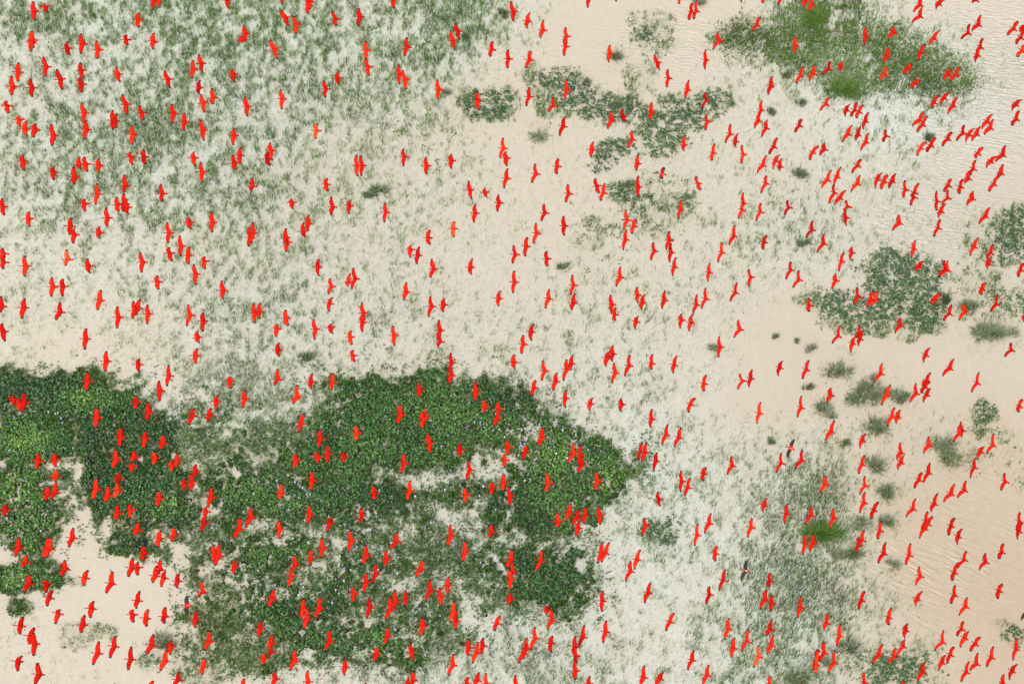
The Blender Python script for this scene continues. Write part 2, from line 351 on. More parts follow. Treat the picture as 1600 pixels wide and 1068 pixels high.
H = np.where(is_green, rng.uniform(.18, .46, k), rng.uniform(.14, .42, k)); W = np.where(is_green, rng.uniform(.012, .032, k), rng.uniform(.008, .022, k))
V, F, T = blades(P, H, W, rng.uniform(.0, .32, k), tint)
tag(obj('flooded_grass', mesh_of('flooded_grass', V, F, [M_grass], None, False, T)), 'pale and green flooded grass standing in clumps in the tan water', 'grass', kind='stuff')

# --- grass island in the upper part
P, x, y = cand(430); ok = (x > 1080) & (x < 1560) & (y < 200); P, x, y = P[ok], x[ok], y[ok]
X, Y = P[:, 0], P[:, 1]; d = island(x, y, X, Y); c = fbm(X * 1.4, Y * 1.4, 80); c2 = fbm(X * .4, Y * .4, 83)
lush = bump2(x, y, 1278, 22, 30, 16) + bump2(x, y, 1325, 128, 36, 22) + .7 * bump2(x, y, 1220, 30, 30, 20) + .6 * bump2(x, y, 1250, 90, 50, 12) + .7 * bump2(x, y, 1375, 40, 25, 18)
d = np.maximum(d, .9 * sst(.5, .8, lush))
keep = rng.random(len(P)) < d * (.45 + .55 * sst(.34, .50, c + lush * .2)); P, c, c2, lush = P[keep], c[keep], c2[keep], lush[keep]; k = len(P)
V, F, T = blades(P, rng.uniform(.12, .34, k), rng.uniform(.02, .05, k), rng.uniform(.2, .9, k), np.clip(rng.normal(.46, .2, k) + lush * .4 + (c2 - .5) * .8, 0, 1))
tag(obj('marsh_grass', mesh_of('marsh_grass', V, F, [M_isl], None, False, T)), 'olive-green grass island at the top edge, narrowing towards a point', 'grass', kind='stuff')

# --- water hyacinth mats
ML = {'left': 'dark green leafy floating mat cut by the photo\'s left edge above the tan inlet', 'middle': 'large dark green leafy floating mat with lilac flowers below the centre', 'lower': 'small green leafy patch on the shore beside the inlet, lower left'}
bright = lambda x, y: .9 * bump2(x, y, 32, 685, 34, 26) + .8 * bump2(x, y, 128, 628, 26, 18) + .7 * bump2(x, y, 445, 790, 45, 20) + .6 * bump2(x, y, 370, 765, 40, 22) + .5 * bump2(x, y, 700, 715, 50, 20) + .5 * bump2(x, y, 740, 655, 50, 25) + .6 * bump2(x, y, 25, 905, 32, 20) + .5 * bump2(x, y, 20, 760, 40, 30) + .6 * bump2(x, y, 270, 790, 40, 18) + .5 * bump2(x, y, 850, 715, 60, 40) + .7 * bump2(x, y, 350, 925, 40, 22) + .5 * bump2(x, y, 945, 755, 30, 25) + .5 * bump2(x, y, 320, 946, 20, 12) + .4 * bump2(x, y, 550, 860, 60, 20) + .4 * bump2(x, y, 470, 1000, 60, 26) + .4 * bump2(x, y, 640, 640, 60, 20)
drown = lambda x, y: .8 * bump2(x, y, 235, 850, 50, 24) + .7 * bump2(x, y, 230, 728, 20, 16)
for nm, els in MATS.items():
    P, x, y = cand(40); X, Y = P[:, 0], P[:, 1]
    d = patch(els, x, y, X, Y); th = thin_at(x, y); d = d * (1 - th); c = fbm(X * .9, Y * .9, 90, 4) * .6 + fbm(X * 2.6, Y * 2.6, 92, 2) * .4
    keep = rng.random(len(P)) < np.clip(1.15 * d ** 2.0 - (1 - sst(.35, .54, c)) * (.74 - .54 * d), 0, 1)
    P, x, y, d = P[keep], x[keep], y[keep], d[keep]; k = len(P); NL = 7
    hgt = .10 + .28 * fbm(P[:, 0] * .8, P[:, 1] * .8, 95) * sst(.2, .9, d)
    zone = fbm(P[:, 0] * .33, P[:, 1] * .33, 97, 3)
    bb = bright(x, y) * (.35 + 1.0 * fbm(P[:, 0] * .8, P[:, 1] * .8, 98)); dr = drown(x, y)
    pt = .38 + (zone - .5) * .7 + bb * .55 + rng.normal(0, .07, k) - dr * .2
    R_ = np.repeat(np.arange(k), NL); m = len(R_)
    a = rng.uniform(0, 2 * np.pi, m); r = rng.uniform(.02, .19, m)
    C = P[R_] + np.stack([np.cos(a) * r, np.sin(a) * r, hgt[R_] * rng.uniform(.45, 1.15, m)], 1)
    ok = rng.random(m) < .35 + .65 * sst(.2, .8, d[R_]); R_, a, C = R_[ok], a[ok], C[ok]; m = len(R_)
    til = rng.uniform(.1, 1.0, m)
    N = np.stack([np.cos(a) * til + rng.normal(0, .25, m), np.sin(a) * til + rng.normal(0, .25, m), np.ones(m)], 1)
    V1, F1, T1 = discs(C, N, rng.uniform(.030, .064, m), .28, np.clip(pt[R_] + rng.normal(0, .15, m), 0, 1))
    C2 = P[R_] + np.stack([np.cos(a * 3) * .2 * rng.random(m), np.sin(a * 3) * .2 * rng.random(m), rng.uniform(.015, .05, m)], 1)
    # single leaves floating loose between the rosettes and round the edge
    PS, xs_, ys_ = cand(230); ds = patch([(e0, e1, e2 * 1.2, e3 * 1.26, e4) for e0, e1, e2, e3, e4 in els if e4 > 0], xs_, ys_, PS[:, 0], PS[:, 1], .9); ts = thin_at(xs_, ys_); cs = fbm(PS[:, 0] * 2.4, PS[:, 1] * 2.4, 99, 3)
    kp = rng.random(len(PS)) < np.clip(ds * 1.4, 0, 1) * np.clip(.30 + ts * 1.3 + .4 * (ds < .6), 0, 1) * sst(.26, .54, cs); PS, ds = PS[kp], ds[kp]; ms = len(PS)
    PS[:, 2] = rng.uniform(.015, .16, ms); as_ = rng.uniform(0, 6.28, ms); tl_ = rng.uniform(0, .9, ms)
    V3, F3, T3 = discs(PS, np.stack([np.cos(as_) * tl_, np.sin(as_) * tl_, np.ones(ms)], 1), rng.uniform(.022, .052, ms), .25, np.clip(rng.normal(.42, .2, ms), 0, 1))
    ok = rng.random(m) < .40; C2 = C2[ok]; m2 = len(C2)
    V2, F2, T2 = discs(C2, np.stack([rng.normal(0, .15, m2), rng.normal(0, .15, m2), np.ones(m2)], 1), rng.uniform(.08, .14, m2), .1, rng.uniform(0, 1, m2))
    tag(obj('hyacinth_mat', mesh_of('hyacinth_mat', np.concatenate([V1, V2, V3]), [np.concatenate([F1, F2 + len(V1), F3 + len(V1) + len(V2)])], [M_leaf, M_under], np.concatenate([np.zeros(len(F1)), np.ones(len(F2)), np.zeros(len(F3))]), False, np.concatenate([T1, T2, T3]))), ML[nm], 'floating plants', kind='stuff')

# --- looser teal-green floating plants
PL = {'upper': 'teal-green leafy floating plants in a broad band below the top edge, right of centre', 'north': 'small loose cluster of floating leaves in rippled water by the top edge',
 'centre': 'broken clusters of round floating leaves below the upper teal band', 'west': 'sparse thin scatter of tiny floating leaves on bare tan water, upper centre',
 'east': 'dense teal-green floating plant patch on open tan water, right of centre', 'rim': 'teal-green floating plants cut by the middle of the right edge',
 'outlying': 'thin outlying clusters of floating leaves on tan water near the right edge', 'southern': 'pale green floating plant patch at the bottom edge, lower right',
 'corner': 'tiny dark clump of floating leaves at the right edge near the bottom', 'shore': 'scattered brownish floating leaves along the edges of the green mats'}
for nm, els in PADS.items():
    P, x, y = cand(85); X, Y = P[:, 0], P[:, 1]
    d = patch(els, x, y, X, Y, .6, 21); c = fbm(X * 1.5, Y * 1.5, 110, 3)
    keep = rng.random(len(P)) < np.clip(d * 1.25 - (1 - sst(.34, .56, c)) * (.78 - .30 * d) * (d > .12), 0, 1) * np.where(d < .35, .34, .74)
    P, d = P[keep], d[keep]; k = len(P); NL = 5
    edge = 1 - sst(.15, .8, d); R_ = np.repeat(np.arange(k), NL); m = len(R_)
    a = rng.uniform(0, 2 * np.pi, m); r = rng.uniform(.0, .15, m)
    C = P[R_] + np.stack([np.cos(a) * r, np.sin(a) * r, rng.uniform(.015, .20, m) * (1 - .8 * edge[R_]) + .01], 1)
    ok = rng.random(m) < 1 - .45 * edge[R_]; C, a, e = C[ok], a[ok], edge[R_][ok]; m = len(C)
    til = rng.uniform(0, .8, m) * (1 - .7 * e)
    V1, F1, T1 = discs(C, np.stack([np.cos(a) * til, np.sin(a) * til, np.ones(m)], 1), rng.uniform(.025, .052, m), .22, np.clip(rng.normal(.30, .16, m) + e * .3 * rng.random(m) + (rng.random(m) < .12 * e) * .5 + (rng.random(m) < .14) * .35, 0, 1))
    tag(obj('floating_leaves', mesh_of('floating_leaves', V1, [F1], [M_pad], None, False, T1)), PL[nm], 'floating plants', kind='stuff')

# --- lilac flower spikes, each one a copy of the first
fv = []; ff = []
for k_, (zz, rr) in enumerate(((0, .008), (.16, .010), (.20, .036), (.27, .042), (.34, .030), (.38, .006))):
    fv += [(math.cos(t * math.pi / 3 + k_ * .5) * rr * (1 + .25 * (t % 2)), math.sin(t * math.pi / 3 + k_ * .5) * rr * (1 + .25 * (t % 2)), zz) for t in range(6)]
for k_ in range(5): ff += [(k_ * 6 + t, k_ * 6 + (t + 1) % 6, k_ * 6 + 6 + (t + 1) % 6, k_ * 6 + 6 + t) for t in range(6)]
fmes = [mesh_of('flower_spike', fv, [np.array(ff)], [M_flo], None, True, np.full(len(fv), q)) for q in (.1, .5, .95)]
FB = [(5,640,50,30,4),(90,655,30,20,6),(45,760,50,60,10),(25,825,30,20,6),(120,712,20,20,3),(720,780,110,60,34),(760,660,40,25,8),(815,680,40,40,12),(880,700,50,40,12),(460,770,50,50,12),(520,880,90,60,30),(600,830,60,30,10),(430,920,50,50,12),(570,930,70,40,14),(615,910,40,40,10),(740,900,50,40,6),(650,960,60,40,8),(390,910,20,20,3),(820,730,20,40,8),(700,700,40,30,5),(45,905,40,20,4),(340,815,50,30,6),(290,830,30,20,4),(590,780,20,40,4)]
fl0 = None
for cx, cy, rx, ry, q in FB:
    for _ in range(q):
        px_, py_ = cx + rng.normal(0, .5) * rx, cy + rng.normal(0, .5) * ry
        p = at(px_, py_); ax = np.array([px_]), np.array([py_]), p[:1], p[1:2]
        if px_ < 2 or mats_at(*ax)[0] < .3: continue
        o = obj('flower_spike', fmes[int(rng.integers(3))], (p[0], p[1], .10 + .12 * rng.random()))
        s = rng.uniform(.65, 1.15); o.scale = (s, s, s * .9)
        tag(o, 'small lilac flower spike standing above the green hyacinth leaves', 'flower', 'lilac hyacinth flower spikes')

# ---------------------------------------------------------------- words for places in the photo
ONES = 'zero one two three four five six seven eight nine ten eleven twelve thirteen fourteen fifteen sixteen seventeen eighteen nineteen'.split()
TENS = 'x x twenty thirty forty fifty sixty seventy eighty ninety'.split()
def num(v):
    v = int(v)
    return ONES[v] if v < 20 else TENS[v // 10] + ('-' + ONES[v % 10] if v % 10 else '') if v < 100 else 'one-hundred'
def place(x, y):
    return f"{num(min(99, max(0, round(x / 16))))} percent across, {num(min(99, max(0, round(y / 10.68))))} percent down"

def tussock(cx, cy, hw, h, pale, spread):
    p = at(cx, cy + hw * .25); rad = hw * .0375; h *= 1.12
    k = int(34 + hw * (9 if hw < 22 else 26)); ns = 4 + int(hw > 12) + int(hw > 15)
    sa = rng.uniform(0, 2 * np.pi, ns); sr = rng.uniform(.3, .85, ns); sr[0] = .1; sc = np.stack([np.cos(sa) * sr * rad, np.sin(sa) * sr * rad * .62], 1)
    sh = rng.uniform(.6, 1.05, ns); sh[0] = 1; w_ = rng.integers(0, ns, k)
    a = rng.uniform(0, 2 * np.pi, k); r = rad * .40 * np.sqrt(rng.random(k))
    P = np.stack([sc[w_, 0] + np.cos(a) * r, sc[w_, 1] + np.sin(a) * r * .7, np.full(k, -.02)], 1)
    H = h * rng.uniform(.35, 1.1, k) * sh[w_]; out = rad * rng.uniform(.05, .62, k) * spread
    o = np.stack([np.cos(a), np.sin(a), np.zeros(k)], 1) * out[:, None]
    side = np.stack([-np.sin(a), np.cos(a), np.zeros(k)], 1) * rng.uniform(.009, .020, k)[:, None]
    mid = P + o * .3; mid[:, 2] = H * .62
    tip = P + o; tip[:, 2] = H * (1 - .4 * np.clip(out / (rad + .01), 0, 1) * rng.random(k))
    V = np.stack([P - side, P + side, mid + side, mid - side, tip], 1).reshape(-1, 3); q = np.arange(k) * 5
    t = np.repeat(np.clip(rng.normal(.30 + .62 * pale, .18, k), 0, 1), 5)
    # the root clump the blades grow from
    n1 = len(V); ring = [(0, 0, .10 * h + .03)]
    for lv, (rr, zz) in enumerate(((.14, .03 * h + .01), (.24, -.03))):
        ring += [(math.cos(s * math.pi / 5) * rad * rr * (.85 + .3 * ((s * 7 + lv * 3) % 5) / 5), math.sin(s * math.pi / 5) * rad * rr * .85, zz) for s in range(10)]
    tri = np.array([(n1, n1 + 1 + s, n1 + 1 + (s + 1) % 10) for s in range(10)])
    qd = np.array([(n1 + 1 + s, n1 + 11 + s, n1 + 11 + (s + 1) % 10, n1 + 1 + (s + 1) % 10) for s in range(10)])
    V = np.concatenate([V, np.array(ring)]); t = np.concatenate([t, np.full(21, .5 + .5 * pale)])
    me = mesh_of('grass_tussock', V, [np.concatenate([np.stack([q, q + 1, q + 2, q + 3], 1), qd]), np.concatenate([np.stack([q + 3, q + 2, q + 4], 1), tri])], [M_tus], None, False, t)
    o = obj('grass_tussock', me, p)
    look = ('pale grey, half drowned' if pale > .65 else 'grey-green' if pale > .38 else 'dark green')
    size = 'large' if hw >= 16 else 'small' if hw <= 10 else 'medium'
    return tag(o, f'{size} {look} grass tussock in tan water, {place(cx, cy)}', 'grass tussock', 'grass tussocks standing in the water')
for q in TUS: tussock(*q)
for (x_, y_, w_, h_), lb in (((1283, 830, 25, .42), 'vivid green round grass clump inside the darker grass band, lower right'), ((1316, 134, 24, .36), 'vivid green grass clump on the lower edge of the upper grass island'), ((1274, 22, 22, .36), 'vivid green grass clump on top of the upper grass island by the frame edge')):
    o = tussock(x_, y_, w_, h_, .1, 1.1); o.data.materials[0] = M_isl; o.name = 'grass_clump'
    a_ = o.data.attributes['tint'].data; v_ = np.clip(np.repeat(rng.normal(.46, .17, len(a_) // 5 + 1), 5)[:len(a_)], 0, .86).astype(np.float32); a_.foreach_set('value', v_)
    tag(o, lb, 'grass clump', 'vivid green grass clumps')

# tile origin (px) -> rows of upper wing tip, body centre, lower wing tip, in fifths of a pixel
BIRDS = {
(0,0): """258,12,265,88,270,165;345,28,358,52,372,103;248,238,255,315,262,375;243,290,245,333,244,403;525,325,527,378,540,433
625,262,645,342,630,424;752,315,768,388,760,462;985,270,990,310,995,355;338,443,362,522,352,600;145,487,142,562,142,641;88,592,100,676,90,743
440,540,472,618,485,700;235,612,250,685,247,757;628,487,635,550,655,610;622,598,637,657,635,725;910,522,920,580,935,643;48,785,60,825,65,885
150,900,152,932,155,990;205,943,195,1003,210,1062;275,960,275,1010,258,1073;398,965,418,1055,405,1138;635,803,658,882,648,960;665,938,675,1010,655,1088
878,857,880,938,880,1015;910,885,897,942,908,1000;952,735,985,815,990,895""",
(200,0): """205,-60,205,5,193,80;245,-80,245,-10,245,60;755,-70,770,0,792,75;85,100,82,155,83,218;200,258,198,322,195,385;905,200,918,262,915,330
880,280,895,312,905,338;550,425,575,495,578,570;508,467,510,543,502,613;283,550,312,618,328,688;810,540,825,580,828,640;560,625,555,683,553,738
568,735,588,802,595,880;655,688,667,765,665,815;92,825,112,880,120,940;340,808,358,885,348,965;440,880,443,950,436,1023;565,932,585,1015,592,1098
910,755,930,830,930,910;28,980,38,1048,32,1130;825,1000,828,1058,820,1133""",
(400,0): """200,-110,205,-40,207,33;425,-50,425,15,420,75;405,-30,410,42,402,110;195,80,232,138,252,202;297,125,318,190,315,268;600,85,622,150,625,205
800,65,810,130,798,210;107,315,145,380,168,460;855,320,863,393,860,465;858,455,875,520,882,595;638,555,640,612,650,665;528,628,548,695,540,762
190,697,207,772,200,853;478,962,475,1018,465,1085""",
(600,0): """80,-90,78,-5,80,70;690,-120,695,-70,695,6;555,185,578,243,588,315;518,240,537,315,550,380;177,290,182,368,163,440;112,503,122,578,122,660
145,545,170,620,175,700;415,620,428,698,423,778;727,712,733,785,737,858;848,322,843,388,830,445;968,385,972,460,965,535""",
(800,0): """-8,10,15,92,10,168;138,97,122,165,117,223;245,155,242,235,220,298;418,212,428,285,428,345;412,290,420,362,408,438;600,-85,605,-15,590,62
840,-110,835,-50,808,12;763,350,765,420,752,487;147,398,140,468,112,533;427,620,430,700,415,778;137,680,135,755,112,830;323,755,325,828,285,875
413,908,400,985,370,1060;772,862,780,935,745,1005;862,850,870,908,888,948""",
(1000,0): """330,-90,325,-40,305,35;410,25,402,95,385,160;443,0,440,88,420,153;810,-100,808,-50,788,22;985,-60,975,-15,960,28;942,133,915,195,885,250
597,258,622,318,567,387;512,385,515,467,507,543;112,428,140,490,153,548;218,540,225,610,212,683;380,625,372,700,352,770;512,717,522,783,485,845
92,798,92,873,82,935;520,890,530,947,512,1018;708,968,705,1045,665,1118;763,1040,745,1103,750,1151;950,783,945,858,925,930;930,880,925,943,892,998
990,935,985,1000,950,1065""",
(1200,0): """130,-70,120,-20,80,42;300,-40,295,10,275,58;352,-30,345,40,328,93;720,-120,730,-60,720,15;215,280,215,355,210,422;763,205,765,285,750,353
977,210,985,258,932,302;945,368,930,435,903,495;925,518,912,580,877,630;487,478,478,540,420,583;580,480,570,520,573,568;277,520,255,590,222,655
372,508,355,575,320,635;35,592,25,672,0,740;480,760,455,815,407,865;638,812,612,860,602,910;697,797,680,860,650,912;745,818,712,875,692,925
785,875,760,945,740,1010;265,930,248,980,213,1035;655,975,625,1045,580,1106;720,988,705,1050,683,1098;785,1035,765,1108,722,1176;922,1010,925,1060,900,1108""",
(1400,0): """200,-20,190,40,135,95;200,60,190,130,123,175;380,0,335,30,310,72;650,-30,625,0,592,22;660,118,645,195,590,240;577,188,565,260,508,308
340,238,297,300,255,357;230,345,195,410,178,475;680,297,660,370,630,430;655,350,635,430,618,485;955,168,920,228,870,278;1010,190,990,230,962,250
1010,235,975,295,938,347;1010,350,985,400,947,447;128,505,95,540,62,582;190,628,150,650,122,695;435,538,410,580,372,625;505,522,470,585,425,635
340,745,298,800,283,850;422,722,375,765,348,822;475,755,447,825,403,890;218,870,185,940,125,982;248,903,210,975,165,1032;980,778,935,815,903,860
962,862,940,930,905,983;752,890,710,950,668,1005;758,930,735,1000,685,1048;535,975,525,1040,470,1100;612,1000,570,1050,545,1108;658,985,630,1045,590,1098
440,1030,405,1085,362,1142""",
(0,214): """177,142,182,190,183,263;420,228,418,272,418,338;572,230,582,312,578,370;617,158,620,215,628,255;658,153,672,210,682,273;770,167,770,220,773,280
755,360,762,445,745,530;18,475,22,545,33,612;225,580,225,637,230,700;663,482,662,517,662,583;555,630,550,695,545,760;572,715,582,762,568,830
825,548,840,630,832,702;772,697,775,745,775,792;968,292,980,382,968,435;912,467,918,530,925,585;965,437,972,520,960,585;985,480,992,550,998,605
20,865,30,908,8,960;35,925,30,975,25,1032;190,925,200,1005,192,1090;518,875,530,955,510,1005;680,945,690,1005,697,1060""",
(200,214): """15,118,25,155,37,220;122,95,127,158,138,215;513,115,515,163,520,227;567,195,580,272,580,355;880,80,873,143,877,210;820,138,833,205,845,258
972,315,972,387,962,425;255,365,270,443,265,503;472,622,480,668,490,718;652,580,660,665,655,745;305,663,322,748,312,830;402,767,415,850,410,932
482,852,470,923,473,992;320,857,328,905,343,970;92,897,115,975,105,1058;597,930,600,968,600,1033;512,990,530,1068,525,1155;938,705,955,785,943,855;975,662,975,745,960,830""",
(400,214): """107,45,120,105,123,182;97,115,90,172,110,225;783,140,790,222,792,310;815,143,830,222,822,305;555,320,550,370,560,425;275,480,285,510,287,562
585,465,600,545,585,612;735,490,728,535,725,603;410,605,410,675,405,730;368,665,370,735,385,785;232,710,235,785,240,840;228,735,248,820,232,895
492,950,482,1013,490,1085""",
(600,214): """10,510,15,588,3,668;147,93,160,155,152,230;325,155,335,225,330,292;523,133,528,185,523,248;928,5,933,88,905,165;945,112,955,165,957,228
962,245,957,322,935,400;660,342,672,413,685,488;788,393,793,432,808,475;890,450,900,513,883,583;710,522,712,593,700,668;550,657,543,715,545,780
357,723,345,785,360,840;210,840,210,877,205,937;275,853,265,922,255,990;370,950,390,1027,360,1096;688,947,675,1015,680,1073""",
(800,214): """938,-50,942,22,908,88;633,37,625,100,618,162;363,167,355,230,350,292;180,208,190,288,155,358;437,368,445,442,420,512;650,322,665,382,682,440
725,360,715,437,692,500;983,140,980,207,972,262;250,520,260,593,230,657;985,300,985,388,985,470;402,615,408,692,405,770;887,565,900,648,872,722
970,638,952,695,937,757;188,670,195,752,168,833;893,722,885,800,867,880;120,780,112,852,103,932;15,843,30,915,5,987;270,888,275,950,278,1012""",
(1000,214): """350,-10,345,62,342,112;585,50,572,125,562,187;797,62,808,135,793,208;988,142,960,220,912,282;440,305,455,362,475,415
988,300,985,362,943,438;805,433,808,517,790,595;808,515,800,570,770,640;943,513,940,585,907,657;328,488,318,567,300,640;742,685,733,772,695,842
990,765,970,820,963,880;643,820,640,900,608,977;225,735,232,805,203,878;240,825,243,900,230,978;105,820,115,887,85,962;280,937,268,1013,255,1083;545,980,540,1055,530,1126""",
(1200,214): """75,5,47,78,10,137;92,138,60,185,40,250;107,165,95,230,95,270;398,72,350,120,328,183;437,47,443,97,402,142;730,175,700,225,655,283
718,298,700,365,648,422;495,258,465,335,418,393;570,232,540,310,515,375;515,368,520,435,475,520;605,415,563,475,515,528;612,492,630,545,595,578
600,575,608,627,612,693;155,492,165,548,132,610;350,650,345,722,298,788;432,755,435,832,382,903;655,855,655,900,643,962;593,900,575,968,555,1050
180,970,180,1035,142,1110;890,278,852,330,838,402;938,297,905,345,885,408;995,285,970,345,940,402""",
(1400,214): """240,40,195,85,167,150;310,5,272,70,242,120;682,82,640,130,622,168;787,150,740,190,702,238;853,65,835,140,775,190;622,180,605,250,580,300
568,265,568,325,535,360;835,212,820,285,795,320;800,305,765,370,725,428;433,328,412,380,375,432;408,412,408,475,358,528;525,328,505,390,495,445
597,425,597,480,550,530;72,335,75,410,62,475;180,360,145,435,130,480;150,430,145,470,115,535;318,420,322,500,318,575;385,520,350,580,330,632
348,640,330,710,297,778;730,550,700,617,645,677;20,608,28,672,-30,728;152,803,140,872,122,942;640,783,612,855,577,925;760,835,740,905,710,950
745,940,720,985,712,1028;215,965,180,1010,152,1045;380,960,385,1030,330,1095;402,960,405,1040,340,1085;1000,985,975,1035,955,1093""",
(0,428): """402,25,412,100,398,178;487,35,490,95,485,175;190,190,185,262,168,348;5,170,15,252,2,300;467,218,470,297,433,357;787,123,778,203,760,282
913,250,925,338,913,425;12,383,25,450,37,525;670,422,668,505,660,590;827,600,830,680,820,762;680,760,685,833,672,918;105,940,108,975,112,1025
190,920,190,1000,170,1075;150,968,160,1010,150,1065""",
(200,428): """230,10,233,60,238,122;730,50,742,127,738,195;95,193,75,263,60,320;40,210,55,285,35,350;150,237,158,310,150,392;468,235,488,320,457,407
583,300,587,365,583,450;540,443,545,495,555,537;540,577,528,637,530,700;90,655,82,705,88,767;318,708,320,792,303,875;240,830,250,910,245,990
800,797,800,832,800,892;908,903,912,970,898,1045;703,940,690,993,690,1060;70,955,68,992,60,1060;980,230,988,300,990,380""",
(400,428): """32,222,25,293,30,350;577,32,592,97,565,158;758,-50,775,37,745,120;733,-5,725,62,715,98;598,180,573,230,570,295;233,275,235,343,250,405
165,387,165,425,157,490;447,350,465,430,458,513;590,383,583,415,598,467;825,220,838,303,845,360;828,310,832,377,828,452;740,440,738,490,747,553
755,590,760,635,770,685;178,533,172,590,180,645;168,737,175,822,147,868;440,772,428,840,430,897;608,772,597,843,593,905;320,862,325,953,285,1010""",
(600,428): """173,63,175,140,155,202;360,172,372,253,347,335;470,187,465,240,460,297;905,130,895,190,893,250;427,355,440,438,415,515;440,470,440,528,420,570
70,402,82,477,82,558;520,612,530,688,510,770;528,730,525,787,510,858;713,835,720,918,710,990;280,842,278,905,283,965;790,973,788,1033,785,1080;892,988,895,1053,905,1100""",
(800,428): """15,-28,22,62,8,150;290,115,287,192,260,270;472,5,482,88,460,165;490,147,480,225,465,280;845,-58,845,25,812,97;768,160,780,237,775,305
812,258,803,315,805,365;975,100,980,165,982,228;985,325,970,370,960,428;170,387,148,450,150,520;88,472,90,547,75,622;15,625,15,687,20,740
240,672,258,755,232,832;475,630,462,697,460,745;425,665,428,742,400,833;348,768,342,835,320,910;785,555,785,622,780,680;760,600,742,655,730,720
795,692,808,770,780,852;918,628,915,713,880,798;185,825,172,887,160,952;425,903,415,968,415,1043;628,962,612,1010,605,1065;850,967,858,1015,845,1070""",
(1000,428): """850,-38,868,22,848,98;758,65,745,145,705,215;512,105,515,192,480,272;445,158,442,240,413,317;193,128,192,205,172,270;35,158,20,222,10,278
320,310,325,358,312,423;405,315,398,378,382,445;763,360,783,432,732,495;617,485,628,568,612,650;98,622,92,697,92,747;288,633,267,708,260,773
517,785,500,853,500,915;432,965,395,1015,380,1080;780,775,805,830,762,897;873,742,865,812,848,880""",
(1200,428): """240,-30,245,45,195,108;525,-3,530,50,503,118;325,188,325,245,322,295;695,100,705,175,668,243;825,135,805,195,775,262;855,130,835,205,800,245
563,397,550,483,500,543;722,403,715,465,690,500;742,443,718,505,705,560;683,485,660,540,645,612;113,675,92,730,78,792;320,670,300,745,270,820
890,693,882,775,830,842;957,862,930,940,885,1022;487,887,490,943,458,1008;260,948,260,1040,228,1116""",
(1400,428): """702,68,673,118,665,165;795,158,785,235,738,297;355,160,305,190,285,243;437,237,417,310,370,365;522,232,540,290,492,362;28,340,38,400,-10,460
903,535,903,590,848,645;265,572,232,630,215,690;450,660,420,735,362,793;648,763,635,850,588,922;153,850,160,930,108,998;270,765,240,835,205,870
268,835,228,880,198,930;272,888,240,940,212,1000;990,975,965,1030,955,1078;1005,310,1015,345,992,370""",
(0,642): """755,-30,757,50,742,130;945,125,943,197,932,282;905,295,907,378,875,450;308,322,300,385,285,458;435,325,430,378,433,437;445,450,437,510,433,550
437,550,430,632,400,690;380,587,372,645,355,700;940,478,927,525,920,570;925,560,922,615,888,685;755,517,748,605,722,693;845,580,843,655,820,712
918,725,920,793,905,853;57,718,45,768,35,825;570,907,565,987,535,1060""",
(200,642): """158,-73,163,5,145,80;515,-23,505,35,475,110;650,-25,637,32,625,85;148,155,135,212,122,295;280,185,275,252,270,298;55,303,55,360,40,395
30,400,35,425,35,480;218,322,212,362,210,422;385,325,385,390,380,440;335,385,345,425,350,475;530,412,528,465,525,525;495,488,502,548,493,625
440,525,442,573,440,618;255,625,247,678,233,745;652,588,650,670,622,750;612,740,610,785,612,830;605,810,597,870,573,940;22,715,25,768,15,838
85,860,75,925,55,970;258,928,243,990,235,1060;365,905,360,970,345,1020;878,828,870,915,825,997;958,740,960,830,918,907""",
(400,642): """375,20,352,95,332,167;507,142,503,215,490,290;790,113,787,168,790,233;558,262,563,332,557,410;475,310,485,357,483,408;685,313,690,352,685,403
312,330,315,382,302,447;440,462,440,540,430,620;198,560,198,637,183,690;925,582,925,640,935,692;415,727,420,802,407,885;825,752,828,817,818,877
600,825,580,868,555,945;180,848,185,917,180,995;735,925,745,1012,720,1098""",
(600,642): """125,-58,132,28,103,100;322,-30,322,42,310,110;303,5,305,65,300,140;905,-20,885,60,862,120;340,173,358,248,355,330;598,242,597,297,598,360
155,328,160,408,135,488;660,378,670,458,645,540;205,538,202,622,185,700;635,592,640,655,640,718;968,225,972,280,965,342;945,333,948,378,942,440
938,490,935,552,930,625;855,552,850,597,845,652;972,583,985,660,983,738;845,882,840,940,830,992;518,882,525,968,497,1057;105,940,98,1018,50,1080""",
(800,642): """238,125,233,200,212,275;122,267,105,320,90,383;480,243,480,332,438,410;537,263,535,345,520,420;545,350,550,412,515,488;273,473,287,558,265,640
660,465,668,545,655,623;462,718,445,788,418,857;360,790,362,860,368,908;523,760,508,830,470,890;583,742,570,812,562,880;523,855,518,912,510,975;675,740,688,808,687,887""",
(1000,642): """92,-18,90,62,82,128;217,100,205,185,172,262;320,125,305,205,268,280;20,245,5,315,-10,380;50,243,40,322,17,398;132,320,125,388,108,462
322,460,328,545,318,632;392,517,375,595,352,662;515,437,497,487,495,545;712,350,722,425,680,493;140,625,147,687,160,745;35,828,50,885,20,970
553,793,540,875,503,952;453,873,447,965,427,1050;875,833,870,905,840,985;990,678,970,733,957,785;940,-73,932,15,912,98""",
(1200,642): """520,70,493,160,448,228;763,175,735,228,718,288;105,323,105,405,65,482;268,300,265,382,210,450;755,342,735,415,708,490;447,503,450,570,408,635
757,505,760,578,715,650;757,628,750,712,717,795;865,705,825,770,808,838;153,717,145,798,128,875;340,737,338,810,292,885;510,755,513,830,483,918
888,855,875,930,858,998;292,955,290,1035,275,1126;352,955,355,1030,325,1093;752,922,735,1005,720,1060;715,980,710,1035,690,1108;990,-30,968,42,930,118""",
